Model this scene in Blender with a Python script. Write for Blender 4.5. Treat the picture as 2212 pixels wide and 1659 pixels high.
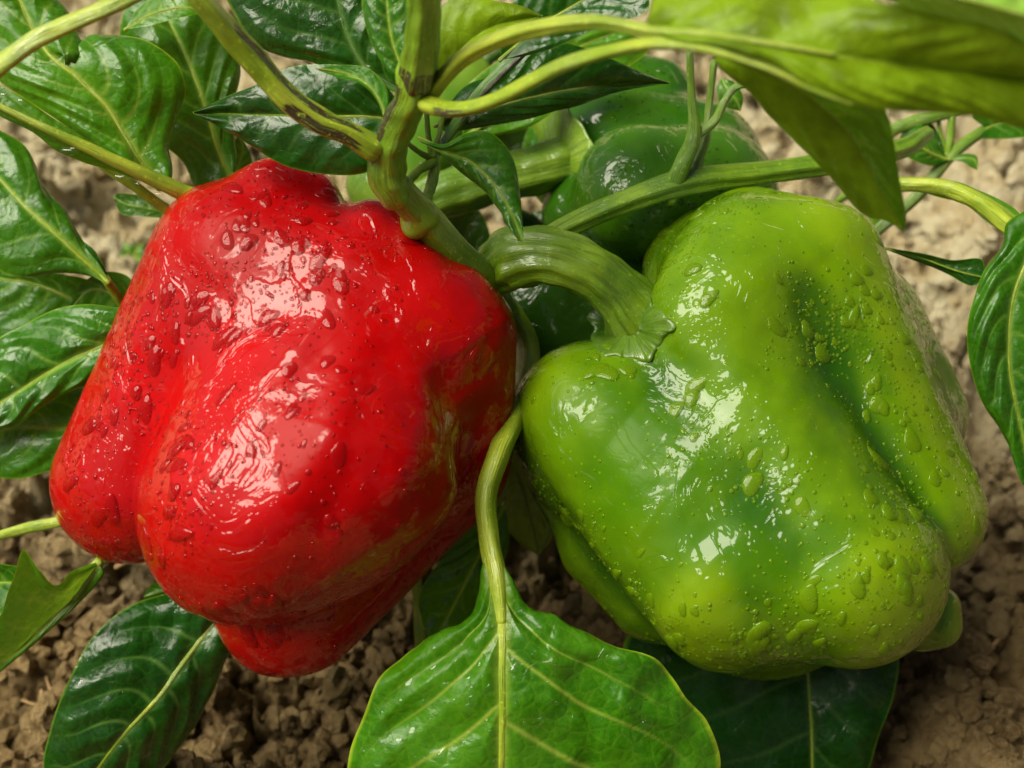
import bpy, math, random
import numpy as np
from mathutils import Vector, Matrix
random.seed(7); rng = np.random.default_rng(11)
for o in list(bpy.data.objects): bpy.data.objects.remove(o)
SC = bpy.context.scene
COL = SC.collection
# ------------------------------------------------------------------ camera
H = .275; PITCH = math.radians(50); D0 = .24; LENS = 45.0
S = D0 * 36 / LENS / 2212                       # metres per photo unit at the peppers
cd = bpy.data.cameras.new('camera'); cam = bpy.data.objects.new('camera', cd); COL.objects.link(cam)
cam.location = (0, 0, H); cam.rotation_euler = (math.pi/2 - PITCH, 0, 0)
cd.lens = LENS; cd.sensor_width = 36; cd.clip_start = .005; cd.clip_end = 500
cd.dof.use_dof = True; cd.dof.focus_distance = .232; cd.dof.aperture_fstop = 16
SC.camera = cam
FW = np.array([0, math.cos(PITCH), -math.sin(PITCH)]); UP = np.array([0, math.sin(PITCH), math.cos(PITCH)]); RT = np.array([1., 0, 0])
CAM = np.array([0, 0, H])
# ------------------------------------------------------------------ light
LDIR = -.52 * RT + .52 * UP - .60 * FW          # towards the bright part of the cloudy sky
LDIR = LDIR / np.linalg.norm(LDIR)
w = bpy.data.worlds.new('World'); SC.world = w; w.use_nodes = True
nt = w.node_tree; bg = nt.nodes['Background']
sky = nt.nodes.new('ShaderNodeTexSky'); sky.sky_type = 'NISHITA'; sky.sun_disc = False
sky.sun_elevation = math.asin(LDIR[2]); sky.sun_rotation = math.atan2(LDIR[0], LDIR[1])
sky.air_density = .6; sky.dust_density = 6.0; sky.ozone_density = .3
bw = nt.nodes.new('ShaderNodeRGBToBW'); nt.links.new(sky.outputs[0], bw.inputs[0])       # a thin white overcast takes most of the blue out
mx = nt.nodes.new('ShaderNodeMix'); mx.data_type = 'RGBA'; mx.inputs[0].default_value = .75
nt.links.new(sky.outputs[0], mx.inputs[6]); nt.links.new(bw.outputs[0], mx.inputs[7]); nt.links.new(mx.outputs[2], bg.inputs[0]); bg.inputs[1].default_value = .05
sl = bpy.data.lights.new('sun', 'SUN'); sl.energy = 5.0; sl.angle = math.radians(48); sl.color = (1, .93, .75)
so = bpy.data.objects.new('sun', sl); COL.objects.link(so)
so.rotation_euler = Vector(LDIR).to_track_quat('Z', 'Y').to_euler()
vs = SC.view_settings; vs.view_transform = 'Standard'; vs.look = 'None'; vs.exposure = .38; vs.gamma = 1; vs.use_curve_mapping = False
SC.render.engine = 'CYCLES'
SC.cycles.max_bounces = 8; SC.cycles.transparent_max_bounces = 16

# ------------------------------------------------------------------ helpers
def W(p):
    """photo units (x, y, z towards the camera) -> metres in the world"""
    p = np.asarray(p, float)
    d = D0 - p[..., 2] * S
    return CAM + ((p[..., 0] - 1106) * S * d / D0)[..., None] * RT + ((829.5 - p[..., 1]) * S * d / D0)[..., None] * UP + d[..., None] * FW
def ground_z(x, y):
    """the z value at which the sight line of a photo point meets the soil"""
    dx = (x - 1106) * S / D0; dy = (829.5 - y) * S / D0
    v = FW + dx * RT + dy * UP
    return (D0 - H / -v[2]) / S
def hash3(i, j, k, s=0):
    h = (i.astype(np.int64) * 374761393 + j.astype(np.int64) * 668265263 + k.astype(np.int64) * 2147483647 + s * 974711) & 0xffffffff
    h = ((h ^ (h >> 13)) * 1274126177) & 0xffffffff
    return ((h ^ (h >> 16)) & 0xffffff) / 0xffffff
def vnoise(P, s=0):
    P = np.asarray(P, float); I = np.floor(P); f = P - I; f = f*f*(3-2*f); I = I.astype(np.int64)
    r = 0
    for a in (0, 1):
        for b in (0, 1):
            for c in (0, 1):
                wgt = (f[..., 0] if a else 1-f[..., 0]) * (f[..., 1] if b else 1-f[..., 1]) * (f[..., 2] if c else 1-f[..., 2])
                r = r + wgt * hash3(I[..., 0]+a, I[..., 1]+b, I[..., 2]+c, s)
    return r * 2 - 1
def fbm(P, n=4, s=0):
    r = 0; a = 1
    for k in range(n): r = r + a * vnoise(np.asarray(P) * 2**k + 13.7*k, s+k); a *= .5
    return r
def link(name, me, parent=None, root=None, mat=None, **props):
    o = bpy.data.objects.new(name, me); COL.objects.link(o)
    if mat is not None: me.materials.append(mat)
    if parent is not None: o.parent = parent
    for k, v in props.items(): o[k] = v
    return o
def mesh(name, verts, faces, root=None, smooth=True, attrs=None, uv=None):
    """verts in world metres; stored relative to the root's base"""
    verts = np.asarray(verts, float).reshape(-1, 3)
    if root is not None: verts = verts - np.array(root.location)
    me = bpy.data.meshes.new(name)
    faces = np.asarray(faces)
    me.vertices.add(len(verts)); me.vertices.foreach_set('co', verts.ravel().astype(np.float32))
    n = faces.shape[1]
    me.loops.add(faces.size); me.loops.foreach_set('vertex_index', faces.ravel().astype(np.int32))
    me.polygons.add(len(faces)); me.polygons.foreach_set('loop_start', np.arange(0, faces.size, n, dtype=np.int32))
    me.update(calc_edges=True)
    me.polygons.foreach_set('use_smooth', np.full(len(faces), smooth))
    if uv is not None:
        l = me.uv_layers.new(name='UVMap'); l.data.foreach_set('uv', np.asarray(uv)[faces.ravel()].astype(np.float32).ravel())
    for k, a in (attrs or {}).items():
        at = me.attributes.new(k, 'FLOAT', 'POINT'); at.data.foreach_set('value', np.asarray(a, np.float32).ravel())
    me.validate(); return me
def gridfaces(nu, nv):
    i = np.arange((nu-1)*(nv-1)); r = i // (nv-1); c = i % (nv-1); a = r*nv + c
    return np.stack([a, a+1, a+nv+1, a+nv], 1)
def empty(name, p, label, cat, group=None):
    o = bpy.data.objects.new(name, None); COL.objects.link(o); o.location = tuple(W(np.array(p, float))) if len(p) == 3 else p[0]
    o.empty_display_size = .01; o['label'] = label; o['category'] = cat
    if group: o['group'] = group
    return o
def spline(pts, n):
    """Catmull-Rom through pts, n samples evenly by chord length"""
    p = np.array(pts, float)
    if len(p) == 2: p = np.stack([p[0], (p[0]+p[1])/2, p[1]])
    d = np.r_[0, np.cumsum(np.maximum(np.linalg.norm(np.diff(p[:, :3], axis=0), axis=1), 1e-6))]
    m = np.zeros_like(p)
    for i in range(len(p)):
        a, b = max(i-1, 0), min(i+1, len(p)-1)
        m[i] = (p[b]-p[a]) / (d[b]-d[a])
    t = np.linspace(0, d[-1], n); k = np.clip(np.searchsorted(d, t, side='right')-1, 0, len(p)-2)
    h = (d[k+1]-d[k]); u = (t-d[k])/h; u = u[:, None]; h = h[:, None]
    return (2*u**3-3*u**2+1)*p[k] + (u**3-2*u**2+u)*h*m[k] + (-2*u**3+3*u**2)*p[k+1] + (u**3-u**2)*h*m[k+1]

# ------------------------------------------------------------------ materials
class NT:
    def __init__(s, name):
        s.m = bpy.data.materials.new(name); s.m.use_nodes = True; s.t = s.m.node_tree; s.t.nodes.clear()
        s.out = s.t.nodes.new('ShaderNodeOutputMaterial')
    def n(s, typ, ins=None, **kw):
        nd = s.t.nodes.new('ShaderNode' + typ)
        for k, v in kw.items(): setattr(nd, k, v)
        for k, v in (ins or {}).items():
            if isinstance(v, bpy.types.NodeSocket): s.t.links.new(v, nd.inputs[k])
            else: nd.inputs[k].default_value = v
        return nd
    def noise(s, vec, scale, detail=3, rough=.55, dist=0):
        return s.n('TexNoise', {'Vector': vec, 'Scale': scale, 'Detail': detail, 'Roughness': rough, 'Distortion': dist}).outputs['Fac']
    def ramp(s, fac, lo, hi, a=0., b=1.):
        return s.n('MapRange', {'Value': fac, 'From Min': lo, 'From Max': hi, 'To Min': a, 'To Max': b}, interpolation_type='SMOOTHSTEP').outputs[0]
    def mix(s, f, a, b, blend='MIX'):
        nd = s.t.nodes.new('ShaderNodeMix'); nd.data_type = 'RGBA'; nd.blend_type = blend
        for k, v in ((0, f), (6, a), (7, b)):
            if isinstance(v, bpy.types.NodeSocket): s.t.links.new(v, nd.inputs[k])
            else: nd.inputs[k].default_value = (*v, 1) if k else v
        return nd.outputs[2]
    def math(s, op, a, b=0., c=0.):
        nd = s.t.nodes.new('ShaderNodeMath'); nd.operation = op
        for k, v in enumerate((a, b, c)):
            if isinstance(v, bpy.types.NodeSocket): s.t.links.new(v, nd.inputs[k])
            else: nd.inputs[k].default_value = v
        return nd.outputs[0]
    def attr(s, name): return s.n('Attribute', attribute_name=name).outputs['Fac']
    def bump(s, h, dist, strength=1., normal=None):
        ins = {'Height': h, 'Distance': dist, 'Strength': strength}
        if normal is not None: ins['Normal'] = normal
        return s.n('Bump', ins).outputs[0]
    def end(s, sh): s.t.links.new(sh, s.out.inputs[0]); return s.m

def wet_normal(b, vec, amount=1.0, base=None, drops=True):
    """water film: pools with rounded rims, fine beads between them"""
    n1 = b.noise(vec, 85, 3, .5, 1.5)
    pool = b.ramp(n1, .48, .57)
    zone = b.ramp(b.noise(vec, 48, 3), .42, .58)
    vor = b.n('TexVoronoi', {'Vector': vec, 'Scale': 1000, 'Randomness': 1.0}).outputs['Distance']
    bead = b.math('MULTIPLY', b.ramp(vor, .42, .15), zone)
    vor2 = b.n('TexVoronoi', {'Vector': vec, 'Scale': 380, 'Randomness': 1.0}).outputs['Distance']
    bead2 = b.math('MULTIPLY', b.ramp(vor2, .42, .05), b.ramp(b.noise(vec, 70, 2), .5, .60))
    h = b.math('MULTIPLY', pool, .55)
    h = b.math('ADD', h, b.math('MULTIPLY', bead, .12 if drops else .04))
    h = b.math('ADD', h, b.math('MULTIPLY', bead2, .40 if drops else .1))
    h = b.math('ADD', h, b.math('MULTIPLY', b.noise(vec, 75, 1, .5), 1.0))
    return b.bump(h, .00045 * amount, 1, base)

def fruit_mat(name, col, col2, subs, dark=None, speck=0.0, amount=1.0):
    b = NT(name); tc = b.n('TexCoord').outputs['Object']
    big = b.noise(tc, 28, 3); small = b.noise(tc, 95, 4)
    c = b.mix(b.ramp(b.math('ADD', b.math('MULTIPLY', big, .65), b.math('MULTIPLY', small, .35)), .36, .64), col, col2)
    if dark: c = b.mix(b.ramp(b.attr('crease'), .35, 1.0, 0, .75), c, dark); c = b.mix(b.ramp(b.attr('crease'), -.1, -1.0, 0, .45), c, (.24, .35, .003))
    if speck:
        v = b.n('TexVoronoi', {'Vector': tc, 'Scale': 260.0}).outputs['Distance']
        c = b.mix(b.ramp(v, .055, .035, 0, speck), c, (.03, .035, .01))
        v2 = b.n('TexVoronoi', {'Vector': tc, 'Scale': 520.0}).outputs['Distance']
        c = b.mix(b.ramp(v2, .16, .06, 0, .35), c, tuple(min(1, x*1.7) for x in col2))
    skin = b.bump(b.noise(tc, 260, 3), .00006)
    wet = wet_normal(b, tc, amount)
    film = b.math('ADD', b.math('MULTIPLY', b.noise(tc, 40, 2), .6), b.math('MULTIPLY', b.noise(tc, 230, 7, .7, .5), .4))
    p = b.n('BsdfPrincipled', {'Base Color': c, 'Roughness': .38, 'Normal': skin, 'Subsurface Weight': 0.0, 'Subsurface Radius': subs[1], 'Subsurface Scale': .004,
        'Coat Weight': b.ramp(film, .43, .46, .10, 1.0), 'Coat Roughness': b.ramp(film, .43, .46, .25, .012), 'Coat IOR': 1.42, 'Coat Normal': wet})
    p.inputs['Specular IOR Level'].default_value = .06
    return b.end(p.outputs[0])
M_red = fruit_mat('red_pepper_skin', (.30, .0003, .0008), (.38, .0005, .001), (.12, (1, .1, .05)))
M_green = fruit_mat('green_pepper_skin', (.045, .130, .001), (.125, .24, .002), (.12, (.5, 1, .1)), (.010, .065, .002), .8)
M_dark = fruit_mat('dark_green_pepper_skin', (.016, .080, .002), (.045, .14, .003), (.0, (.3, 1, .1)), None, 0, .8)
M_shade = fruit_mat('shade_painted_pepper_skin', (.008, .035, .002), (.018, .06, .003), (.0, (.3, 1, .1)), None, 0, .8)  # darker copy of the dark green skin, shade of the gap put into its colour
M_pale = fruit_mat('pale_green_pepper_skin', (.06, .16, .01), (.14, .24, .02), (.1, (.5, 1, .1)), None, 0, .8)

def water_mat():
    b = NT('water')
    fr = b.n('Fresnel', {'IOR': 1.42}).outputs[0]
    tr = b.n('BsdfTransparent', {'Color': (1, 1, 1, 1)}).outputs[0]
    gl = b.n('BsdfGlossy', {'Roughness': .015, 'Color': (1, 1, 1, 1)}).outputs[0]
    f = b.math('MULTIPLY', fr, b.math('SUBTRACT', 1.0, b.n('NewGeometry').outputs['Backfacing']))
    return b.end(b.n('MixShader', {0: f, 1: tr, 2: gl}).outputs[0])
M_water = water_mat()
def bead_mat(name, col, op):
    """a drop on a fruit: takes the colour of the skin it magnifies, hides the sheen below it, mirrors the sky"""
    b = NT(name)
    p = b.n('BsdfPrincipled', {'Base Color': (*col, 1), 'Roughness': .5, 'Coat Weight': 1.0, 'Coat Roughness': .01, 'Coat IOR': 1.45})
    p.inputs['Specular IOR Level'].default_value = .0
    tr = b.n('BsdfTransparent').outputs[0]
    return b.end(b.n('MixShader', {0: op, 1: tr, 2: p.outputs[0]}).outputs[0])
M_bead = {'r': bead_mat('water_on_red_skin', (.34, .0006, .001), .45), 'g': bead_mat('water_on_green_skin', (.14, .26, .002), .5), 'd': bead_mat('water_on_dark_skin', (.04, .13, .005), .5)}

def leaf_mat(name, c1, c2, vein, under, edge, trans=.22, wet=1.0, rough=.32):
    b = NT(name); tc = b.n('TexCoord').outputs['Object']
    c = b.mix(b.ramp(b.noise(tc, 60, 5), .35, .65), c1, c2)
    c = b.mix(b.ramp(b.noise(tc, 900, 2), .35, .75, 0, .35), c, tuple(x*1.6 for x in c2))
    v = b.attr('vein')
    cell = b.n('TexVoronoi', {'Vector': tc, 'Scale': 330.0}, feature='DISTANCE_TO_EDGE').outputs['Distance']
    net = b.ramp(cell, .07, .0, 0, .18)
    c = b.mix(net, c, tuple(.5*x+.5*y for x, y in zip(c2, vein)))
    c = b.mix(v, c, vein)
    c = b.mix(b.attr('rim'), c, edge)
    u = b.mix(b.ramp(b.noise(tc, 130, 3), .40, .62), tuple(x*1.45 for x in under), tuple(x*.75 for x in under))
    u = b.mix(b.math('MULTIPLY', net, .9), u, tuple(x*.5 for x in under))
    u = b.mix(b.math('MULTIPLY', v, .7), u, tuple(min(1, x*1.5) for x in under))
    geo = b.n('NewGeometry').outputs['Backfacing']
    c = b.mix(geo, c, u)
    h = b.math('ADD', b.math('MULTIPLY', b.ramp(cell, .0, .25), .35), b.math('MULTIPLY', b.noise(tc, 700, 4, .7), .8))
    nb = b.bump(h, .00018)
    wn = wet_normal(b, tc, .55*wet, nb, False)
    cw = b.math('MULTIPLY', b.ramp(b.noise(tc, 75, 3), .42, .54, .06, .9), b.math('SUBTRACT', 1.0, b.math('MULTIPLY', geo, .9)))
    p = b.n('BsdfPrincipled', {'Base Color': c, 'Roughness': rough, 'Normal': nb, 'Coat Weight': cw, 'Coat Roughness': b.ramp(b.noise(tc, 210, 6, .7), .46, .52, .28, .03), 'Coat IOR': 1.42, 'Coat Normal': wn})
    p.inputs['Specular IOR Level'].default_value = .12
    t = b.n('BsdfTranslucent', {'Color': b.mix(.6, c, (.35, .55, .02)), 'Normal': nb}).outputs[0]
    return b.end(b.n('MixShader', {0: trans, 1: p.outputs[0], 2: t}).outputs[0])
VE = (.20, .36, .05)
ML = {
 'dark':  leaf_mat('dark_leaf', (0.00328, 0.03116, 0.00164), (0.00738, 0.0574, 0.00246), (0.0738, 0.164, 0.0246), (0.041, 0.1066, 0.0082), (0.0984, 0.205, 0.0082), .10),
 'mid':   leaf_mat('mid_green_leaf', (0.01148, 0.0779, 0.00164), (0.02788, 0.1271, 0.00328), VE, (0.0902, 0.1804, 0.00656), (0.164, 0.2952, 0.0082), .2),
 'fresh': leaf_mat('fresh_green_leaf', (0.0246, 0.123, 0.00164), (0.0492, 0.1763, 0.00328), (0.2624, 0.3608, 0.041), (0.0984, 0.1804, 0.00492), (0.2788, 0.3772, 0.0164), .25),
 'under': leaf_mat('pale_underside_leaf', (0.041, 0.1558, 0.00492), (0.0656, 0.205, 0.0082), (0.2296, 0.3116, 0.041), (0.13, 0.215, 0.006), (0.2788, 0.3608, 0.0082), .32, .5),
 'old':   leaf_mat('yellowing_leaf', (.12, .17, .03), (.20, .22, .05), (.25, .26, .08), (.22, .22, .06), (.3, .28, .08), .3),
}
def stem_mat(name, c1, c2, stripe, brown=(.025, .008, .008), wet=1.0):
    b = NT(name); tc = b.n('TexCoord').outputs['Object']; uv = b.n('UVMap').outputs[0]
    st = b.n('Mapping', {'Vector': uv, 'Scale': (11, .35, 1)}).outputs[0]
    c = b.mix(b.ramp(b.noise(tc, 90, 4), .35, .65), c1, c2)
    s = b.ramp(b.noise(st, 3.0, 4, .6), .48, .62)
    c = b.mix(b.math('MULTIPLY', s, .45), c, stripe)
    st2 = b.n('Mapping', {'Vector': uv, 'Scale': (26, .8, 1)}).outputs[0]
    nb_ = b.noise(st2, 2.0, 4, .6)
    mk = b.attr('mark')
    f = b.ramp(b.math('MULTIPLY', mk, b.ramp(nb_, .36, .58, .22, 1.0)), .15, .45, 0, .95)
    c = b.mix(f, c, brown)
    c = b.mix(b.ramp(b.noise(tc, 1500, 1), .62, .75, 0, .5), c, tuple(min(1, x*1.6) for x in c2))
    h = b.math('ADD', b.math('MULTIPLY', b.noise(st, 4, 3), .8), b.math('MULTIPLY', b.noise(tc, 600, 3), .35))
    nb = b.bump(h, .0003)
    wn = wet_normal(b, tc, .4*wet, nb, False)
    p = b.n('BsdfPrincipled', {'Base Color': c, 'Roughness': .42, 'Normal': nb, 'Subsurface Weight': .0,
         'Coat Weight': b.ramp(b.noise(tc, 120, 3), .42, .56, .1, .8), 'Coat Roughness': .08, 'Coat Normal': wn})
    return b.end(p.outputs[0])
MS = {
 'stem': stem_mat('green_stem', (.085, .18, .005), (.17, .29, .010), (.035, .10, .004)),
 'pale': stem_mat('pale_stem', (.20, .30, .008), (.36, .44, .03), (.11, .20, .006)),
 'calyx': stem_mat('calyx_green', (.035, .10, .003), (.085, .17, .006), (.03, .08, .004)),
 'dark': stem_mat('dark_stem', (.035, .11, .01), (.07, .17, .015), (.02, .05, .01)),
 'stalk': stem_mat('fruit_stalk', (.075, .165, .005), (.16, .27, .008), (.03, .08, .004)),
}
MB_ = NT('dry_fibre'); MB = MB_.end(MB_.n('BsdfPrincipled', {'Base Color': (.30, .19, .08, 1), 'Roughness': .8}).outputs[0])
# ------------------------------------------------------------------ builders
def tube(name, pts, mat, parent, root, seg=28, ribs=0, rib=.08, n=None, marks=None, flat=None, cap=True, label=None):
    """pts: (x, y, z, radius) in photo units. marks: list of (t0, t1, angle centre, half width)"""
    n = n or max(14, int(len(pts)*12))
    c = spline(pts, n); P = c[:, :3]; R = np.maximum(c[:, 3], .5)
    T = np.gradient(P, axis=0); T /= np.linalg.norm(T, axis=1)[:, None]
    view = np.array([0, 0, 1.]); A = np.cross(T, view); A /= np.maximum(np.linalg.norm(A, axis=1), 1e-3)[:, None]
    B = np.cross(A, T)                                    # B looks towards the viewer's side
    if cap:
        e = np.linspace(0, 1, 6)[1:]; k = 6
        Pe = P[-1] + T[-1]*R[-1]*np.sin(e*math.pi/2)[:, None]; Ps = P[0] - T[0]*R[0]*np.sin(e[::-1]*math.pi/2)[:, None]
        P = np.r_[Ps, P, Pe]; Rc = np.cos(e*math.pi/2); R = np.r_[R[0]*Rc[::-1], R, R[-1]*Rc]
        A = np.r_[np.repeat(A[:1], 5, 0), A, np.repeat(A[-1:], 5, 0)]; B = np.r_[np.repeat(B[:1], 5, 0), B, np.repeat(B[-1:], 5, 0)]
    th = np.linspace(0, 2*math.pi, seg+1)
    ph = random.random()*6
    prof = 1 + (rib*np.cos(ribs*th+ph) if ribs else 0*th) 
    t = np.linspace(0, 1, len(P))
    low = 1 + .05*np.sin(t*19+ph)[:, None]*np.cos(2*th+ph)[None] + .03*np.cos(t*41+ph)[:, None]*np.cos(3*th)[None]
    rr = R[:, None]*prof[None]*low
    V = P[:, None] + rr[..., None]*(np.cos(th)[None, :, None]*A[:, None] + (flat or 1)*np.sin(th)[None, :, None]*B[:, None])
    L = np.r_[0, np.cumsum(np.linalg.norm(np.diff(P, axis=0), axis=1))]/100
    uv = np.stack([np.broadcast_to(th/2/math.pi, (len(P), seg+1)), np.broadcast_to(L[:, None], (len(P), seg+1))], -1)
    mk = np.zeros((len(P), seg+1))
    for (t0, t1, a, hw) in (marks or []):
        ta = np.clip(np.minimum((t-t0)/.03, (t1-t)/.10), 0, 1)[:, None]
        da = np.abs((th-math.radians(a)+math.pi) % (2*math.pi)-math.pi)[None]
        mk = np.maximum(mk, ta*np.clip((math.radians(hw)-da)/.35+.4, 0, 1))
    me = mesh(name, W(V), gridfaces(len(P), seg+1), root, attrs={'mark': mk}, uv=uv.reshape(-1, 2))
    o = link(name, me, parent, mat=mat)
    if label: o['label'] = label
    return o
def mat_of(m): return ML[m] if isinstance(m, str) else m
def leaf(parent, root, mid, left, right, m='mid', nv=5, quilt=8, arch=0, droop=0, res=(90, 56), ruffle=0, midrib=7, name='leaf', label=None, petiole=None, flip=False, vw=1.0, vs=.5, half=0, pm='pale', slope=.34, seed=None):
    """mid, left, right run from base to tip; (x, y, z) photo units. The blade is one sheet of its own with sunken veins"""
    nu, nw = res; seed = seed if seed is not None else random.randint(0, 999)
    M = spline(mid, nu); b, t = mid[0], mid[-1]
    Lf = spline([b]+list(left)+[t], nu); Rg = spline([b]+list(right)+[t], nu)
    v = np.linspace(-1, 1, 2*(nw//2)+1); u = np.linspace(0, 1, nu)
    av = np.abs(v)[None, :, None]; E = np.where(v[None, :, None] < 0, Lf[:, None], Rg[:, None])
    P = M[:, None]*(1-av) + E*av
    du = np.gradient(P, axis=0); dv = np.gradient(P, axis=1)
    N = np.cross(dv, du); N /= np.maximum(np.linalg.norm(N, axis=2), 1e-6)[..., None]
    if N[..., 2].mean() < 0: N = -N
    wd = np.linalg.norm(E-M[:, None], axis=2); Ln = np.linalg.norm(np.diff(M, axis=0), axis=1).sum()
    U = np.broadcast_to(u[:, None], (nu, len(v))); V = np.broadcast_to(v[None], (nu, len(v))); aV = np.abs(V)
    # veins
    vein = np.zeros_like(U); near = np.full(U.shape, 1e9)
    for side in (-1, 1):
        for k in range(nv):
            u0 = (k+.35+(.3 if side > 0 else 0)+.15*math.sin(seed+k))/nv*.80+.03
            uc = u0 + slope*(aV**1.25)*(1-u0)**.6 + .02*np.sin(aV*7+k+seed)
            d = np.abs(U-uc)*Ln*np.cos(.75) + np.where(V*side > 0, 0, 1e6)
            near = np.minimum(near, d)
            ww = (1.1-aV)*3.4*vw*(1-.4*u0)+.8
            vein = np.maximum(vein, vs*np.exp(-(d/ww)**2)*np.clip((1.0-aV)*1.6, 0, 1))
    dm = aV*wd; mw = midrib*(1-.75*U)+1.5
    vein = np.maximum(vein, np.exp(-(dm/mw)**2))
    near = np.minimum(near, dm*1.3)
    puff = 1-np.exp(-(near/(16*vw+7))**2)
    edgef = np.clip((1-aV)*6, 0, 1)
    quilt = quilt*.62; rel = quilt*puff*edgef + arch*np.sin(math.pi*np.clip(aV, 0, 1)*.5+0)*0 
    rel = rel + arch*(aV*(1-aV)*4)
    nz = vnoise(np.stack([U*Ln/80+seed, V*wd/90, 0*U], -1))*quilt*1.1 + vnoise(np.stack([U*Ln/38+seed, V*wd/38, 0*U], -1), 5)*quilt*.5
    rel = rel + nz*np.clip(aV*3, 0, 1) + ruffle*aV**3*np.sin(U*Ln/45+3*V+seed)
    P = P + N*rel[..., None]
    P = P + N*(droop*(U**2))[..., None]
    rim = np.clip((aV-.972)/.02, 0, 1)*.8*np.clip(wd/25, 0, 1)
    fc = gridfaces(nu, len(v))
    # keep the upper side facing the way N points
    q = W(P).reshape(-1, 3); a = q[fc[len(fc)//2]]; nf = np.cross(a[1]-a[0], a[2]-a[0]); Nw = W(P+N*3)-W(P)
    s = (nf*Nw.reshape(-1, 3)[fc[len(fc)//2][0]]).sum() > 0
    if s == bool(flip): fc = fc[:, ::-1]
    if half:                                              # folded along the midrib: one wing shows its underside
        col = np.arange(len(fc)) % (len(v)-1); hm = (col < (len(v)-1)//2) if half < 0 else (col >= (len(v)-1)//2)
        fc = fc.copy(); fc[hm] = fc[hm][:, ::-1]
    uv = np.stack([V*.5+.5, U], -1).reshape(-1, 2)
    me = mesh(name, q, fc, root, attrs={'vein': vein*.9, 'rim': rim}, uv=uv)
    o = link(name, me, parent, mat=mat_of(m))
    if label: o['label'] = label
    if midrib > 2:
        sgn = -1 if flip else 1
        k = max(8, nu//6); mm = spline(mid, k); rr = midrib*(1-.8*np.linspace(0, 1, k))+.8
        Nm = N[np.linspace(0, nu-1, k).astype(int), len(v)//2]
        relm = rel[np.linspace(0, nu-1, k).astype(int), len(v)//2]
        off = (-.62*rr+relm)[:, None]*Nm
        tube('midrib', np.c_[mm[:, :3]+off, rr], MS[pm], o, root, seg=12, n=nu)
    if petiole is not None: tube('petiole', petiole, MS[pm], o, root, seg=18, ribs=3, rib=.12)
    return o

# implicit lobed fruit ------------------------------------------------
def rcone(P, q):
    a = np.array(q[0:3], float); b = np.array(q[4:7], float); ba = b-a
    h = np.clip(((P-a)@ba)/(ba@ba), 0, 1)
    return np.linalg.norm(P-a-h[..., None]*ba, axis=-1)-(q[3]+(q[7]-q[3])*h)
def field(P, L, k):
    f = None
    for q in L:
        a = np.array(q[0:3], float); ba = np.array(q[4:7], float)-a
        hh = np.clip(((P-a)@ba)/(ba@ba), 0, 1); d = np.linalg.norm(P-a-hh[..., None]*ba, axis=-1)-(q[3]+(q[7]-q[3])*hh)
        if f is None: f = d
        else:
            kk = q[8]+(q[9]-q[8])*hh if len(q) > 8 else k
            h = np.maximum(kk-abs(f-d), 0)/kk; f = np.minimum(f, d)-h*h*kk*.25
    return f
def blur2(a, n0, n1):
    def b1(x, n, ax):
        x = np.moveaxis(x, ax, 0); p = np.concatenate([x[-n-1:-1], x, x[1:n+1]]) if ax == 0 else np.concatenate([x[n:0:-1], x, x[-2:-n-2:-1]])
        c = np.cumsum(np.concatenate([np.zeros((1,)+p.shape[1:]), p]), 0); r = (c[2*n+1:]-c[:-2*n-1])/(2*n+1); return np.moveaxis(r, 0, ax)
    return b1(b1(a, n0, 0), n1, 1)
def lobed(name, root, L, k, centre, axis, mat, nu=300, nv=210, lump=6, dent=None, seed=0, rmax=760, groove=None):
    c = np.array(centre, float); ax = np.array(axis, float); ax /= np.linalg.norm(ax)
    e1 = np.cross(ax, [0, 0, 1.]); e1 /= np.linalg.norm(e1); e2 = np.cross(ax, e1)
    th = np.linspace(0, math.pi, nv); ph = np.linspace(0, 2*math.pi, nu+1)
    TH, PH = np.meshgrid(th, ph)
    D = np.cos(TH)[..., None]*ax + np.sin(TH)[..., None]*(np.cos(PH)[..., None]*e1 + np.sin(PH)[..., None]*e2)
    lo = np.zeros(TH.shape)
    for r in np.linspace(20, rmax, 50):
        f = field(c+D*r, L, k); lo = np.where(f < 0, r, lo)
    hi = lo + (rmax-20)/49+1
    for _ in range(9):
        m = (lo+hi)/2; f = field(c+D*m[..., None], L, k); ins = f < 0
        lo = np.where(ins, m, lo); hi = np.where(ins, hi, m)
    P = c + D*lo[..., None]
    # valleys and ridges of the lobes, for the colour the skin has there
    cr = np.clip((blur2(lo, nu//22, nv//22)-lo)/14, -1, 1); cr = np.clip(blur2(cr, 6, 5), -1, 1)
    if dent:
        for (dc, dr, dd) in dent:
            dist = np.linalg.norm(P-np.array(dc, float), axis=-1)
            P = P + (c-P)/np.linalg.norm(c-P, axis=-1)[..., None]*(dd*np.exp(-(dist/dr)**2))[..., None]
    nrm = D
    P = P + nrm*(lump*fbm(P/130+seed, 2, seed)+lump*.35*fbm(P/42+seed, 2, seed+3))[..., None]
    if groove is not None:                                # shallow ribs running from stalk to tip
        P = P + D*(groove*np.sin(13*PH+1.3*np.sin(2.1*PH+1))*np.sin(TH)**1.5)[..., None]*np.clip(.5+fbm(P/170+3, 2, seed+9), 0, 1)[..., None]
    me = mesh(name, W(P), gridfaces(nu+1, nv), root, attrs={'crease': cr})
    fc = np.zeros(len(me.polygons))
    o = link(name, me, root, mat=mat)
    # outward normals
    me.update(); p0 = me.polygons[(nu//2)*(nv-1)+nv//2]
    cw = Vector(W(c)-np.array(root.location))
    if (Vector(p0.center)-cw).dot(p0.normal) < 0: me.flip_normals()
    return o, W(P)

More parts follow.
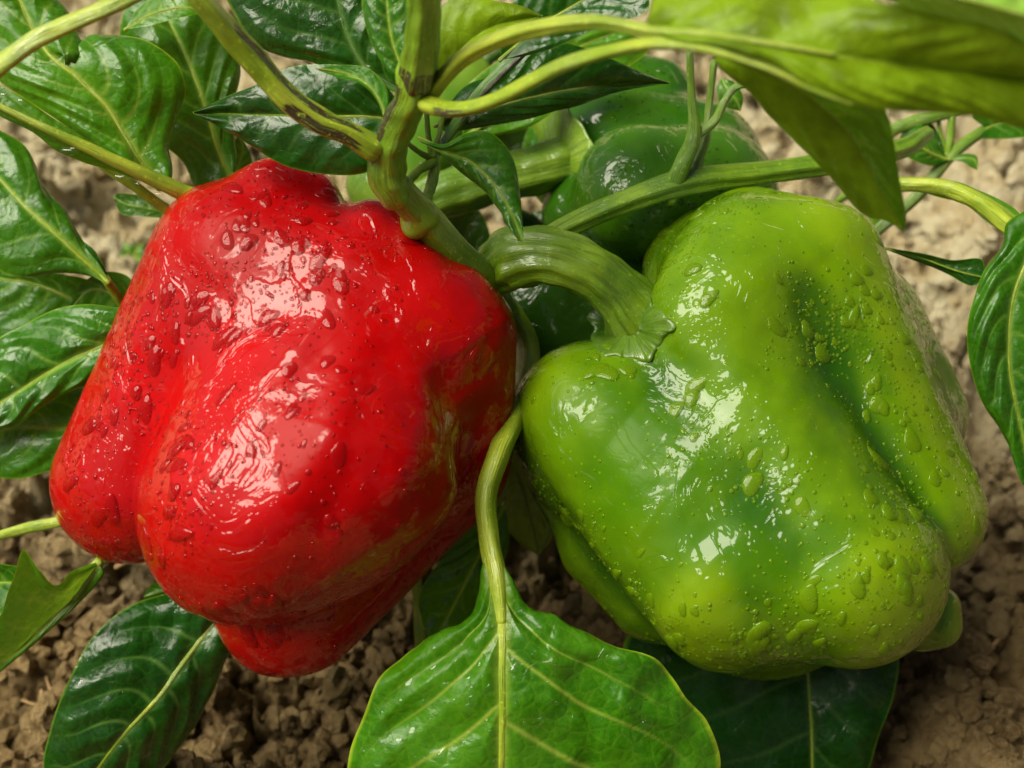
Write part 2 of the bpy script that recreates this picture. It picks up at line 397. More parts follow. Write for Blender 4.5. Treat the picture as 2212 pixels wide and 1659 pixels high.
def drop_mesh(name, nseg=16, nr=6, tear=.0):
    V = [(0, 0, 1)]; F = []
    for i in range(1, nr+1):
        a = i/nr*math.pi/2*1.12
        for j in range(nseg):
            p = 2*math.pi*j/nseg; r = math.sin(a)*(1+.12*math.sin(p*2+1.3)+.08*math.sin(3*p)); x = r*math.cos(p); y = r*math.sin(p)
            if x < 0: y *= 1-tear*min(1, -x)**1.5; x *= 1+tear
            V.append((x, y, math.cos(a)))
    tri = []; me = bpy.data.meshes.new(name)
    for j in range(nseg): F.append((0, 1+j, 1+(j+1) % nseg))
    for i in range(nr-1):
        for j in range(nseg):
            a = 1+i*nseg+j; b_ = 1+i*nseg+(j+1) % nseg; F.append((a, a+nseg, b_+nseg, b_))
    me.from_pydata(V, [], F); me.polygons.foreach_set('use_smooth', [True]*len(F)); me.update(); me.materials.append(M_water)
    return me
DROPS = {k: [] for k in 'rgd'}
for k_ in 'rgd':
    for t in (0, .15, .38):
        m_ = drop_mesh('water_drop', 18, 7, t); m_.materials.clear(); m_.materials.append(M_bead[k_]); DROPS[k_].append(m_)
def scatter_drops(body, root, n, smin, smax, nfine, zmin=.15, seed=1, mask=None, dens=None, kind='g'):
    """beads of rain on the upper and viewer-facing skin; the largest are objects, the fine ones one mesh"""
    r = random.Random(seed); me = body.data; loc = np.array(root.location)
    pc = np.zeros(len(me.polygons)*3, np.float32); me.polygons.foreach_get('center', pc); pc = pc.reshape(-1, 3)
    pn = np.zeros(len(me.polygons)*3, np.float32); me.polygons.foreach_get('normal', pn); pn = pn.reshape(-1, 3)
    ar = np.zeros(len(me.polygons), np.float32); me.polygons.foreach_get('area', ar)
    view = CAM-(pc+loc); view /= np.linalg.norm(view, axis=1)[:, None]
    facing = (pn*view).sum(1)
    ok = (facing > zmin)
    cl = fbm((pc+loc)*70+seed, 2, seed)
    p = ar*ok*np.clip(.35+cl*1.3, .03, 2)
    if dens is not None: p = p*dens(pc+loc)
    p = p/p.sum(); g = np.random.default_rng(seed)
    idx = g.choice(len(p), n+nfine, p=p)
    V = []; F = []; base = 0
    ft = np.array([(0, 0, 1)]+[(math.sin(a)*math.cos(q), math.sin(a)*math.sin(q), math.cos(a)) for a in (.6, 1.15, 1.75) for q in np.arange(8)*math.pi/4])
    ff = [(0, 1+j, 1+(j+1) % 8, 1+(j+1) % 8) for j in range(8)]
    ffq = [(1+i*8+j, 1+(i+1)*8+j, 1+(i+1)*8+(j+1) % 8, 1+i*8+(j+1) % 8) for i in range(2) for j in range(8)]
    fq = [];
    for q, i in enumerate(idx):
        nn = Vector(pn[i]); gx = Vector((0, 0, -1)); gx = gx-nn*gx.dot(nn)
        gx = (gx.normalized() if gx.length > 1e-3 else Vector((1, 0, 0)))
        gx.rotate(Matrix.Rotation(r.gauss(0, .35), 3, nn)); gy = nn.cross(gx)
        if q < n:
            s = (smin+(smax-smin)*r.random()**2.2)*S; el = r.choice((.95, 1.05, 1.2, 1.45)) if s > 8*S else 1.05
            o = bpy.data.objects.new('water_drop', r.choice(DROPS[kind])); COL.objects.link(o); o.parent = root
            hz = s*r.uniform(.28, .50)
            mw = Matrix(((gx.x*s*el, gy.x*s, nn.x*hz, pc[i][0]-nn.x*hz*.1), (gx.y*s*el, gy.y*s, nn.y*hz, pc[i][1]-nn.y*hz*.1), (gx.z*s*el, gy.z*s, nn.z*hz, pc[i][2]-nn.z*hz*.1), (0, 0, 0, 1)))
            o.matrix_local = mw
        else:
            s = S*r.uniform(1.6, 4.2)*(1+r.random()**6); R3 = np.array([list(gx*s), list(gy*s), list(nn*s*.5)])
            V.append(ft@R3+pc[i]); k = base
            fq += [[a+k for a in f] for f in ffq]; F += [[f[0]+k, f[1]+k, f[2]+k] for f in ff]; base += len(ft)
    me2 = bpy.data.meshes.new('fine_droplets'); me2.from_pydata(np.concatenate(V).tolist(), [], F+fq); me2.polygons.foreach_set('use_smooth', [True]*len(me2.polygons)); me2.update()
    o = link('fine_droplets', me2, root, mat=M_bead[kind]); o['kind'] = 'stuff'

# ------------------------------------------------------------------ soil
def soil_mat():
    b = NT('soil'); tc = b.n('TexCoord').outputs['Object']; pos = b.n('NewGeometry').outputs['Position']
    c = b.mix(b.ramp(b.noise(tc, 45, 5), .35, .65), (.16, .095, .030), (.45, .31, .13))
    c = b.mix(b.ramp(b.noise(tc, 600, 4), .4, .7, 0, .6), c, (.46, .34, .17))
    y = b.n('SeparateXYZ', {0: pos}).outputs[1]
    far_pale = b.math('ADD', y, b.math('MULTIPLY', b.math('SUBTRACT', b.noise(tc, 14, 3), .5), .16))
    c = b.mix(b.ramp(far_pale, .14, .28, 0, 1), c, b.mix(b.ramp(b.noise(tc, 90, 4), .4, .6), (.66, .53, .29), (.80, .71, .46)))  # soil colour turns paler towards the far side, boundary broken by noise
    nb = b.bump(b.math('ADD', b.noise(tc, 1300, 5, .8), b.math('MULTIPLY', b.noise(tc, 420, 4, .7), 2.2)), .0020)
    p = b.n('BsdfPrincipled', {'Base Color': c, 'Roughness': .85, 'Normal': nb}); p.inputs['Specular IOR Level'].default_value = .25
    return b.end(p.outputs[0])
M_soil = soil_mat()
def worley(x, y, sc, s):
    X = x/sc; Y = y/sc; I = np.floor(X).astype(np.int64); J = np.floor(Y).astype(np.int64); best = np.full(X.shape, 9.); hid = np.zeros(X.shape)
    for a in (-1, 0, 1):
        for b in (-1, 0, 1):
            px = I+a+hash3(I+a, J+b, I*0, s); py = J+b+hash3(I+a, J+b, I*0, s+1); rr = .55+.75*hash3(I+a, J+b, I*0, s+2)
            d = np.hypot(X-px, Y-py)/rr; m = d < best; best = np.where(m, d, best); hid = np.where(m, rr, hid)
    return np.sqrt(np.clip(1-best**2, 0, 1))*hid
def soil_h(x, y):
    q = np.stack([x, y, 0*x], -1)
    wx = x+.004*fbm(q*90, 2, 3); wy = y+.004*fbm(q*90+7, 2, 9)
    h = 1.45*(.0100*fbm(q*14, 2, 1)+.0105*worley(wx, wy, .016, 21)*np.clip(.6+fbm(q*40,2,5),.1,1.4)+.0070*worley(wx+.3, wy, .0085, 31)+.0036*worley(wx, wy, .0040, 41)+.0016*worley(wx, wy+.2, .0021, 51)+.0010*worley(wx+.1, wy, .0013, 61)+.0024*fbm(q*330, 3, 8))
    return h-.022
def axis_grid(a, b, step, far, g=1.28):
    c = list(np.arange(a, b+1e-9, step)); lo = []; hi = []; s = step; x = a
    while x > -far: s *= g; x -= s; lo.append(x)
    s = step; x = b
    while x < far: s *= g; x += s; hi.append(x)
    return np.array(lo[::-1]+c+hi)
gx = axis_grid(-.24, .24, .00065, 60); gy1 = np.r_[np.arange(.08, .28, .0006), np.arange(.28, .56, .0013)]
s_ = .0015; hi = []; yv = gy1[-1]
while yv < 60: s_ *= 1.28; yv += s_; hi.append(yv)
s_ = .001; lo = []; yv = gy1[0]
while yv > -60: s_ *= 1.28; yv -= s_; lo.append(yv)
gy = np.r_[lo[::-1], gy1, hi]
GX, GY = np.meshgrid(gx, gy, indexing='ij')
fade = np.clip(1-(np.hypot(GX, GY-.3)-.45)/.6, 0, 1)
GZ = soil_h(GX, GY)*(fade*.8+.2)
me = mesh('ground', np.stack([GX, GY, GZ], -1), gridfaces(len(gx), len(gy)))
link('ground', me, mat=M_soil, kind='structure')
if me.polygons[len(me.polygons)//2].normal.z < 0: me.flip_normals()
def clod_mesh(i, sub=4):
    bm_ = bpy.data.meshes.new('soil_clod')
    import bmesh
    bb = bmesh.new(); bmesh.ops.create_icosphere(bb, subdivisions=sub, radius=1)
    P = np.array([v.co[:] for v in bb.verts]); f = 1+.42*fbm(P*1.3+i*9, 2, i)+.30*fbm(P*3.5+i, 3, i+7)
    P = P*f[:, None]*np.array([1, .85, .7])
    for v, p in zip(bb.verts, P): v.co = p
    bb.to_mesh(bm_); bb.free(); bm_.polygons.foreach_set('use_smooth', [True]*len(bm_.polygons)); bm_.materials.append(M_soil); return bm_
CL = [clod_mesh(i) for i in range(7)]; CLs = [clod_mesh(i+20, 2) for i in range(6)]
r = random.Random(5); VV = []; FF = []; base = 0
cv = []
for m_ in CLs:
    a = np.array([v.co[:] for v in m_.vertices]); f = np.array([p.vertices[:] for p in m_.polygons]); cv.append((a, f))
YY = .08+.44*rng.random(9000)**1.3; XX = rng.uniform(-.26, .26, 9000)*(.5+YY); ZZ = soil_h(XX, YY)
for i in range(9000):
    y = YY[i]; x = XX[i]; s = r.choice((.0009, .0013, .0018, .0025, .0036))*r.uniform(.7, 1.3)
    a, f = cv[i % len(cv)]; R3 = np.array(Matrix.Rotation(r.random()*6.28, 3, 'Z')@Matrix.Rotation(r.random()*6.28, 3, 'X'))
    z = ZZ[i]
    VV.append(a@R3.T*s+[x, y, z+s*.35]); FF.append(f+base); base += len(a)
me = mesh('soil_crumbs', np.concatenate(VV), np.concatenate(FF), smooth=False)
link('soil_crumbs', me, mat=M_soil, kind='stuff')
big = [(330,1440,26,'small brown clod peeking out behind the dark leaf at lower left'),(640,1580,30,'large brown clod between the dark leaf and the big bright leaf'),(720,1500,24,'brown clod just below the tip of the red pepper'),(560,1590,20,'small clod beside the lower edge of the dark leaf'),
 (760,1625,26,'brown clod touching the left rim of the big bright leaf'),(230,1300,26,'light brown clod above the dark leaf on the left'),(50,1520,30,'large clod at the lower left corner near the forked root'),(60,1085,18,'small clod under the leaves at the left edge'),
 (2050,1480,34,'large rough clod right of the shaded dark leaf'),(2150,1580,30,'large clod in the lower right corner'),(2180,1350,24,'brown clod at the right edge level with the green pepper tip'),(1990,1600,26,'clod beside the shaded leaf at the bottom right'),
 (1240,1330,28,'dark clod in the gap between the big leaf and the green pepper'),(1200,1230,26,'dark clod in shade under the green pepper, right of the pale leaf stalk'),(830,1400,18,'small clod left of the big leaf shoulder'),(2150,1130,22,'clod right of the middle of the green pepper')]
ri = 0
for (x, y, s, lab) in big:
    p = W((x, y, ground_z(x, y))); z = float(soil_h(p[0:1], p[1:2])[0]); sc = s*S*1.15
    o = bpy.data.objects.new('soil_clod', CL[ri % 7]); COL.objects.link(o); ri += 1
    o.location = (p[0], p[1], z+sc*.3); o.scale = (sc,)*3; o.rotation_euler = (r.random()*6, r.random()*6, r.random()*6)
    o['label'] = lab; o['category'] = 'soil clod'; o['group'] = 'larger soil clods lying on the ground'

# ------------------------------------------------------------------ peppers
RED = [[681, 618, -10, 184, 533, 1107, 120, 246, 1, 1], [854, 680, 40, 138, 760, 1000, 120, 238, 190, 190], [738, 640, -190, 190, 560, 1150, -190, 200, 150, 150], [911, 973, -120, 196, 626, 1291, -95, 175, 30, 16], [494, 560, -30, 175, 279, 1047, -105, 172, 150, 4], [968, 726, 20, 139, 1000, 802, 0, 109, 120, 120], [585, 439, -20, 99, 675, 450, -20, 80, 40, 22], [803, 503, 40, 77, 879, 576, 50, 66, 22, 50], [991, 670, 20, 82, 1031, 725, 10, 80, 30, 50]]
GRN = [[1506, 822, -160, 193, 1681, 1152, -140, 262, 1, 1], [1359, 934, -70, 179, 1500, 1040, -50, 220, 60, 60], [1545, 715, -10, 140, 1851, 1243, 60, 203, 110, 80], [1610, 640, -70, 170, 1720, 800, -130, 170, 120, 90], [1252, 890, -100, 138, 1583, 1247, 30, 203, 120, 110], [1297, 1011, -250, 163, 1667, 1274, -230, 189, 110, 110], [1322, 1169, -210, 116, 1431, 1247, -210, 143, 60, 60], [1520, 583, -270, 130, 1780, 860, -310, 240, 90, 90], [1637, 573, -130, 166, 1720, 740, -190, 200, 80, 80], [1788, 560, -100, 123, 2001, 1113, -40, 134, 90, 16], [1882, 696, -200, 114, 1976, 902, -200, 116, 60, 60]]
red = empty('red_pepper', (870, 470, 0), 'large ripe red bell pepper covered in raindrops, hanging left of the green one', 'bell pepper')
body, _ = lobed('body', red, RED, 55, (600, 860, -20), (-.45, .85, .05), M_red, 400, 280, 3, groove=6, dent=[((790, 430, -60), 60, 50)], seed=2)
tube('stalk', [(800, 500, -60, 40), (850, 480, -20, 40), (890, 470, 10, 38)], MS['stalk'], red, red, ribs=6, rib=.06)
def red_dens(P):
    x = P[:, 0]/S*1.0+1106
    return np.clip(1.5-(x-250)/520, .12, 1.5)
scatter_drops(body, red, 260, 4, 22, 1900, seed=3, dens=red_dens, kind='r')
grn = empty('green_pepper', (1080, 560, -20), 'large bright green bell pepper with deep crease, wet, hanging on thick stalk at right', 'bell pepper')
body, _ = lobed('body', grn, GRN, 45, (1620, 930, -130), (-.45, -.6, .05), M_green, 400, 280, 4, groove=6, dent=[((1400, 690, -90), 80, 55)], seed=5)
scatter_drops(body, grn, 260, 4, 22, 1900, seed=9)
lobed('blossom_nub', grn, [[1940,1310,-120,70,2030,1350,-120,52],[1990,1350,-140,58,2035,1310,-110,42]], 20, (2000,1330,-125), (1,.2,0), M_green, 60, 44, 3, rmax=200, seed=3)
tube('stalk', [(1078,575,-60,58),(1108,560,-40,68),(1180,552,0,60),(1265,580,0,58),(1335,632,-25,58),(1378,685,-55,74),(1395,715,-95,98)], MS['stalk'], grn, grn, seg=72, ribs=9, rib=.05, n=90)
# calyx: a lobed green collar over the shoulder
def collar(root, c, axis, r0, r1, lift, mat, npts=6, name='calyx', seed=0, wob=.16):
    c = np.array(c, float); ax = np.array(axis, float); ax /= np.linalg.norm(ax); e1 = np.cross(ax, [0, 0, 1.]); e1 /= np.linalg.norm(e1); e2 = np.cross(ax, e1)
    th = np.linspace(0, 2*math.pi, 121); t = np.linspace(0, 1, 16)
    T, TH = np.meshgrid(t, th)
    R = r0+(r1-r0)*T*(1+wob*np.cos(npts*TH+seed)+.06*np.cos(11*TH)); z = -lift*T**1.6+6*np.sin(TH*5+seed)*T
    P = c+R[..., None]*(np.cos(TH)[..., None]*e1+np.sin(TH)[..., None]*e2)+z[..., None]*ax
    P2 = P-ax*10*(1-.7*T)[..., None]
    A = mesh(name, W(np.concatenate([P, P2[:, ::-1]], 1)), gridfaces(121, 32), root, attrs={'mark': np.zeros((121, 32))}, uv=np.stack([np.broadcast_to(TH[:, :1], (121, 32))/6.28, np.broadcast_to(np.linspace(0, 1, 32)[None], (121, 32))], -1).reshape(-1, 2))
    return link(name, A, root, mat=mat)
def surf_z(x, y, L, k):
    z = np.full(x.shape, np.nan); best = np.full(x.shape, 1e9); zb = np.zeros(x.shape)
    for zz in np.arange(420, -420, -8.):
        f = field(np.stack([x, y, 0*x+zz], -1), L, k)
        z = np.where(np.isnan(z) & (f < 0), zz, z); m = f < best; best = np.where(m, f, best); zb = np.where(m, zz, zb)
    return np.where(np.isnan(z), zb, z)
th = np.linspace(0, 2*math.pi, 161); t = np.linspace(0, 1, 14); T, TH = np.meshgrid(t, th)
RR = 20+(64+8*np.cos(5*TH+.5)+4*np.cos(11*TH))*T; CX = 1360+RR*np.cos(TH)*1.05; CY = 708+RR*np.sin(TH)*.85
CZ = surf_z(CX, CY, GRN, 45)
CZ = blur2(CZ, 3, 1)+2+9*(1-T)**.5*1.0+5*(1-T**6)+1.5*np.sin(7*TH)*T+16*np.exp(-((T-1)/.2)**2)*(np.cos(6*TH+.5) > .3)*.5
link('calyx', mesh('calyx', W(np.stack([CX, CY, CZ], -1)), gridfaces(161, 14), grn, attrs={'mark': 0*T}, uv=np.stack([TH/6.28, T*.5], -1).reshape(-1, 2)), grn, mat=MS['calyx'])
# dark green pepper behind
drk = empty('dark_green_pepper', (1000, 420, -380), 'dark green bell pepper behind the others, calyx turned left, with two round lobes', 'bell pepper')
body, _ = lobed('body', drk, [[1390,415,-340,150,1520,430,-400,165],[1330,300,-520,115,1500,360,-560,150],[1330,190,-640,88,1400,225,-660,108],[1280,440,-470,120,1380,520,-480,140],[1230,330,-560,110,1400,380,-560,150]], 36, (1400,390,-480), (-1,.1,.1), M_dark, 220, 160, 4, seed=8, dent=[((1180,350,-480),90,40)])
scatter_drops(body, drk, 30, 4, 10, 400, seed=12, kind='d')
tube('stalk', [(900,448,-400,50),(960,420,-400,52),(1060,390,-410,50),(1150,368,-420,52),(1215,352,-440,60)], MS['stalk'], drk, drk, seg=48, ribs=7, rib=.05, n=60)
collar(drk, (1205, 352, -430), (-.86, .08, .5), 50, 128, 10, MS['stalk'], 5, seed=2, wob=.1)
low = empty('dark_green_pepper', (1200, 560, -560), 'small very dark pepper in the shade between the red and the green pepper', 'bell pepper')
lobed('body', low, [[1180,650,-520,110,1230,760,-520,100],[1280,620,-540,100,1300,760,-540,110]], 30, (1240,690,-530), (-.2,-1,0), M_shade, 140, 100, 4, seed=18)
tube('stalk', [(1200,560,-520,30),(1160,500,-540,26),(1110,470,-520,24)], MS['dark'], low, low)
pal = empty('pale_green_pepper', (830, 380, -520), 'pale green unripe pepper half hidden behind the main stem', 'bell pepper')
lobed('body', pal, [[930,230,-620,85,860,400,-560,95],[1000,180,-640,70,900,330,-600,90],[800,400,-560,55,860,420,-560,60]], 26, (900,310,-600), (.4,-1,0), M_pale, 160, 120, 4, seed=28)
tube('stalk', [(990,170,-640,30),(1050,120,-660,24),(1100,80,-640,20)], MS['dark'], pal, pal)

# ------------------------------------------------------------------ the plant
gz = ground_z(1090, 760)
base = W((1090, 760, gz)); base[2] = -.004
plant = empty('pepper_plant', (tuple(base),), 'wet green pepper plant carrying the red and green peppers, with large glossy leaves', 'plant')
P_ = plant
def stem(pts, m='stem', name='branch', **k): return tube(name, pts, MS[m], P_, P_, **k)
gpt = (1092, 760, gz-20)
# main stem, from above down to the fork, the knobs and behind the peppers to the ground
stem([(925,-160,620,36),(918,-30,560,37),(912,80,480,38),(900,170,400,42)], 'stem', 'stem', seg=64, ribs=6, rib=.07, n=60, marks=[(.82,1.01,90,115)])
stem([(897,160,402,42),(885,215,370,37),(858,275,315,38),(838,330,270,40),(835,385,230,42),(850,418,205,37)], 'stem', 'stem', seg=64, ribs=5, rib=.04, n=70, marks=[(.10,.72,165,42)])
stem([(856,402,200,32),(888,440,160,34),(925,478,115,36),(985,545,50,36),(1040,600,-30,38),(1080,660,-200,36),(1100,720,-600,34),gpt+(40,)], 'stem', 'stem', seg=64, ribs=5, rib=.05, n=110)
lobed('node', P_, [[898,475,120,34,900,482,115,36],[880,432,165,32,915,470,130,36]], 12, (897,468,135), (1,.6,0), MS['stem'], 40, 30, 2, rmax=120)
# left branch
stem([(380,-70,520,24),(430,-5,490,26),(500,78,440,28),(560,145,400,29),(620,212,370,28),(690,262,345,27),(750,288,325,26),(800,318,300,30)], 'pale', seg=56, ribs=5, rib=.08, n=110, marks=[(.30,.93,40,22),(.62,.95,120,26)])
# thick petiole over the top left corner
stem([(-60,190,430,24),(0,140,440,24),(76,86,450,22),(152,50,460,21),(228,18,470,20),(330,-30,480,19)], 'pale', 'petiole', seg=36, ribs=4, rib=.06)
# fork at the node
stem([(902,208,372,24),(928,228,408,20),(990,238,480,17),(1065,218,540,16),(1141,180,600,16),(1217,142,660,16),(1331,108,740,15),(1420,94,800,15),(1520,104,852,13),(1657,146,884,9),(1760,196,902,6),(1840,226,908,3)], 'pale', 'petiole', seg=36, ribs=3, rib=.1, n=110, marks=[(.10,.22,120,40)])
stem([(925,210,380,16),(960,165,420,17),(1010,120,480,18),(1090,82,560,18),(1179,58,640,17),(1293,48,720,16),(1400,66,786,14),(1500,74,838,11),(1640,92,884,8),(1800,118,908,5)], 'pale', 'petiole', seg=36, ribs=4, rib=.12, n=80)
# right branch with its twigs, passing over the dark pepper
stem([(1080,575,-70,34),(1160,530,-90,26),(1230,488,-110,25),(1340,440,-130,26),(1480,394,-150,29),(1640,374,-190,25),(1800,352,-230,25),(1950,320,-330,22),(2000,290,-400,18)], 'stem', seg=64, ribs=6, rib=.08, n=120)
stem([(1445,425,-150,20),(1472,360,-120,19),(1499,292,-100,16),(1494,210,-90,9),(1490,115,-80,8)], 'stem', seg=24, ribs=3, rib=.08)
stem([(1500,395,-150,14),(1510,340,-150,13),(1525,296,-140,11),(1533,220,-140,8),(1543,135,-130,8)], 'stem', seg=24, ribs=3, rib=.08)
stem([(1508,290,-110,11),(1543,262,-100,10),(1568,215,-90,9),(1590,188,-80,8),(1640,180,-60,6)], 'stem', seg=24)
# twigs around the small leaf
stem([(1250,-40,100,9),(1190,40,80,10),(1130,110,60,12),(1050,188,30,13),(1000,250,0,13),(955,312,-20,11),(935,345,-20,10)], 'dark', seg=28, ribs=3, rib=.12, marks=[(0,.8,60,30)])
stem([(921,235,20,6),(925,290,10,6),(933,335,0,8)], 'stem', seg=16)
stem([(960,240,20,5),(948,290,10,6),(936,335,0,8)], 'stem', seg=16)
stem([(935,335,-10,13),(938,365,-10,13),(930,405,0,12),(915,440,60,14)], 'stem', seg=24)
stem([(870,300,40,5),(900,325,20,6),(925,340,0,7)], 'stem', seg=16)
stem([(880,395,60,10),(905,368,20,10),(935,350,0,10)], 'stem', seg=20)
# petiole between the peppers
wp = [(1095,660,-260,24),(1138,735,-240,24),(1140,800,-190,24),(1116,890,-60,24),(1078,980,40,24),(1050,1070,70,23),(1056,1160,90,22),(1074,1250,120,22),(1084,1340,140,17)]
# leaves ------------------------------------------------------------
Lf = lambda *a, **k: leaf(P_, P_, *a, **k)
# bottom centre, the largest
Lf([(1062,1190,100),(1074,1250,125),(1084,1340,150),(1085,1500,170),(1083,1660,150),(1080,1830,80),(1075,1980,-40)],
   [(1046,1225,95),(1040,1290,90),(1000,1345,100),(940,1368,105),(880,1408,110),(825,1462,110),(790,1535,110),(755,1625,100),(760,1740,60),(860,1880,10)],
   [(1085,1220,105),(1108,1268,110),(1155,1335,115),(1230,1350,130),(1330,1396,140),(1412,1420,130),(1452,1462,120),(1480,1505,115),(1530,1562,100),(1556,1660,80),(1500,1780,40),(1330,1900,0)],
   'fresh', nv=5, quilt=17, res=(230,200), midrib=15, ruffle=4, arch=14, vw=1.3, vs=.95, petiole=wp, label='large bright green leaf at bottom centre with pale veins', slope=.42, seed=4)
# bottom left dark
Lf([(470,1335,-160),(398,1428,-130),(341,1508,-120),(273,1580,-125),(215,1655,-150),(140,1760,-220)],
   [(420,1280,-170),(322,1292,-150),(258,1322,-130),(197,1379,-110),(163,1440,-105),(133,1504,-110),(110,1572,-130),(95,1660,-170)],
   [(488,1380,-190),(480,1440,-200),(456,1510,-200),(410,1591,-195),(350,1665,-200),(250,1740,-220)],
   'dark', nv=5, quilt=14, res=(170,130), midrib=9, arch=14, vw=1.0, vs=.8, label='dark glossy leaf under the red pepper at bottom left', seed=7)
Lf([(420,1300,-360),(370,1275,-340),(310,1290,-330)], [(380,1255,-340),(330,1262,-330)], [(390,1310,-350),(340,1312,-340)], 'mid', res=(30,20), midrib=2)
# bottom right dark, large
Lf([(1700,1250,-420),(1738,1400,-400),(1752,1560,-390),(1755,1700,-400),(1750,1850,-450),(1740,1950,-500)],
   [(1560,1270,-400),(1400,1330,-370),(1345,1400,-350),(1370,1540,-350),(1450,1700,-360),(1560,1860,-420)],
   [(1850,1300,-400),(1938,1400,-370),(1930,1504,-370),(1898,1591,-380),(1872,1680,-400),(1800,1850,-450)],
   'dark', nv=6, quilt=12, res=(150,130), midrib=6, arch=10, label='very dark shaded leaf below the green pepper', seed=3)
# between the peppers, wet
Lf([(1090,1090,-260),(1040,1190,-240),(990,1290,-230),(930,1400,-240)], [(1030,1110,-250),(960,1200,-230),(905,1290,-220)], [(1100,1180,-260),(1060,1270,-250),(1010,1350,-240)], 'mid', res=(70,50), quilt=10, midrib=5, seed=9)
Lf([(1090,960,-420),(1130,1060,-400),(1165,1200,-400)], [(1060,1040,-400),(1090,1130,-400),(1130,1180,-400)], [(1160,1000,-420),(1210,1080,-420),(1190,1160,-410)], 'old', res=(60,46), quilt=10, ruffle=10, midrib=3, label='dull yellowing leaf between the two large peppers')
stem([(900,1240,-420,12),(905,1320,-440,12),(912,1420,-480,13),(915,1480,-700,14)], 'pale', seg=20, ribs=3)
# bottom left folded leaf and its winged stalk
Lf([(215,1215,-120),(160,1290,-110),(98,1348,-100),(38,1405,-100),(-60,1480,-120)],
   [(150,1235,-60),(120,1262,-20),(83,1228,30),(50,1186,50),(25,1260,10),(0,1330,-20),(-50,1420,-60)],
   [(225,1240,-120),(170,1305,-112),(108,1362,-102),(40,1420,-102),(-50,1490,-120)],
   'under', res=(110,60), quilt=7, midrib=6, arch=6, flip=True, label='folded yellow-green leaf at the lower left edge', seed=2)
Lf([(120,1280,-140),(40,1260,-170),(-60,1260,-200)], [(80,1235,-150),(0,1218,-160),(-40,1225,-180)], [(80,1320,-150),(0,1330,-160),(-40,1320,-180)], 'mid', res=(40,30), midrib=3)
stem([(330,1150,-240,12),(260,1190,-180,13),(215,1215,-130,12),(160,1290,-112,9)], 'pale', seg=20, ribs=3)
stem([(-60,1180,-200,11),(0,1156,-190,11),(76,1136,-170,12),(150,1122,-160,12),(260,1090,-260,12)], 'pale', 'petiole', seg=24, ribs=3)
# left edge leaves
Lf([(232,608,-150),(185,565,-140),(133,516,-130),(68,459,-130),(0,387,-140),(-80,300,-170)],
   [(212,560,-150),(180,520,-160),(167,500,-165),(144,455,-170),(95,398,-170),(57,318,-160),(0,282,-160),(-50,270,-170)],
   [(205,598,-150),(133,590,-140),(38,597,-130),(-40,560,-130),(-100,450,-150)],
   'mid', nv=4, quilt=8, res=(130,90), midrib=8, arch=12, label='mid green leaf with pale midrib at the left edge', seed=5)
Lf([(232,606,-160),(200,560,-150),(183,522,-145)], [(228,580,-150),(205,540,-145)], [(205,590,-160),(186,560,-150)], 'dark', res=(24,14), midrib=2)
stem([(300,700,-260,12),(260,650,-210,11),(228,603,-155,10)], 'pale', 'petiole', seg=20, ribs=3)
Lf([(260,720,-330),(180,660,-310),(60,610,-300),(-60,600,-320)], [(220,620,-310),(120,590,-300),(0,580,-300)], [(200,740,-320),(100,720,-310),(0,730,-310)], 'mid', res=(60,50), quilt=12, midrib=5, seed=6)
Lf([(330,690,-240),(270,650,-225),(200,625,-220),(140,680,-230)], [(280,600,-220),(220,588,-215),(170,620,-220)], [(300,720,-240),(220,730,-235),(160,715,-235)], 'mid', res=(50,40), quilt=8, midrib=3, seed=8)
Lf([(340,700,-120),(224,746,-100),(133,788,-95),(0,872,-100),(-120,960,-130)],
   [(300,668,-120),(246,664,-115),(190,657,-110),(133,664,-110),(95,678,-110),(49,703,-110),(0,729,-110),(-80,800,-120)],
   [(300,780,-120),(235,820,-110),(182,834,-100),(125,858,-95),(83,884,-95),(38,919,-100),(0,930,-100),(-70,960,-120)],
   'mid', nv=5, quilt=15, res=(140,100), midrib=7, arch=12, vw=1.0, vs=.6, label='wet leaf with bright reflections left of the red pepper', seed=11)
Lf([(320,850,-180),(240,890,-170),(148,925,-165),(40,925,-170),(-80,940,-190)],
   [(260,820,-180),(160,835,-175),(60,860,-180),(-40,900,-190)],
   [(280,920,-180),(200,980,-170),(125,1010,-165),(40,1034,-165),(-30,1020,-180)],
   'mid', nv=4, quilt=13, res=(110,80), midrib=6, arch=10, seed=12)
# long pale petiole / folded leaf running to the red pepper
Lf([(440,432,-60),(360,400,-20),(265,360,20),(180,318,50),(95,278,70),(0,230,80),(-80,190,80)],
   [(400,405,-60),(330,370,-30),(240,330,10),(167,288,40),(100,245,60),(40,205,70),(-40,170,75)],
   [(400,425,-60),(330,400,-40),(250,372,-20),(180,352,0),(120,325,20),(70,285,40),(0,250,60)],
   'under', nv=3, quilt=4, res=(100,30), midrib=19, arch=0, label='long pale folded leaf with hanging drops at upper left', seed=13)
stem([(400,470,-120,10),(350,445,-90,11),(290,402,-50,11),(220,360,-20,8)], 'pale', 'petiole', seg=18, ribs=3)
Lf([(385,465,-190),(330,452,-180),(270,440,-180),(245,425,-180)], [(340,425,-180),(290,420,-180),(255,418,-180)], [(345,470,-180),(295,466,-180),(262,462,-180)], 'mid', res=(30,20), midrib=2, quilt=6)
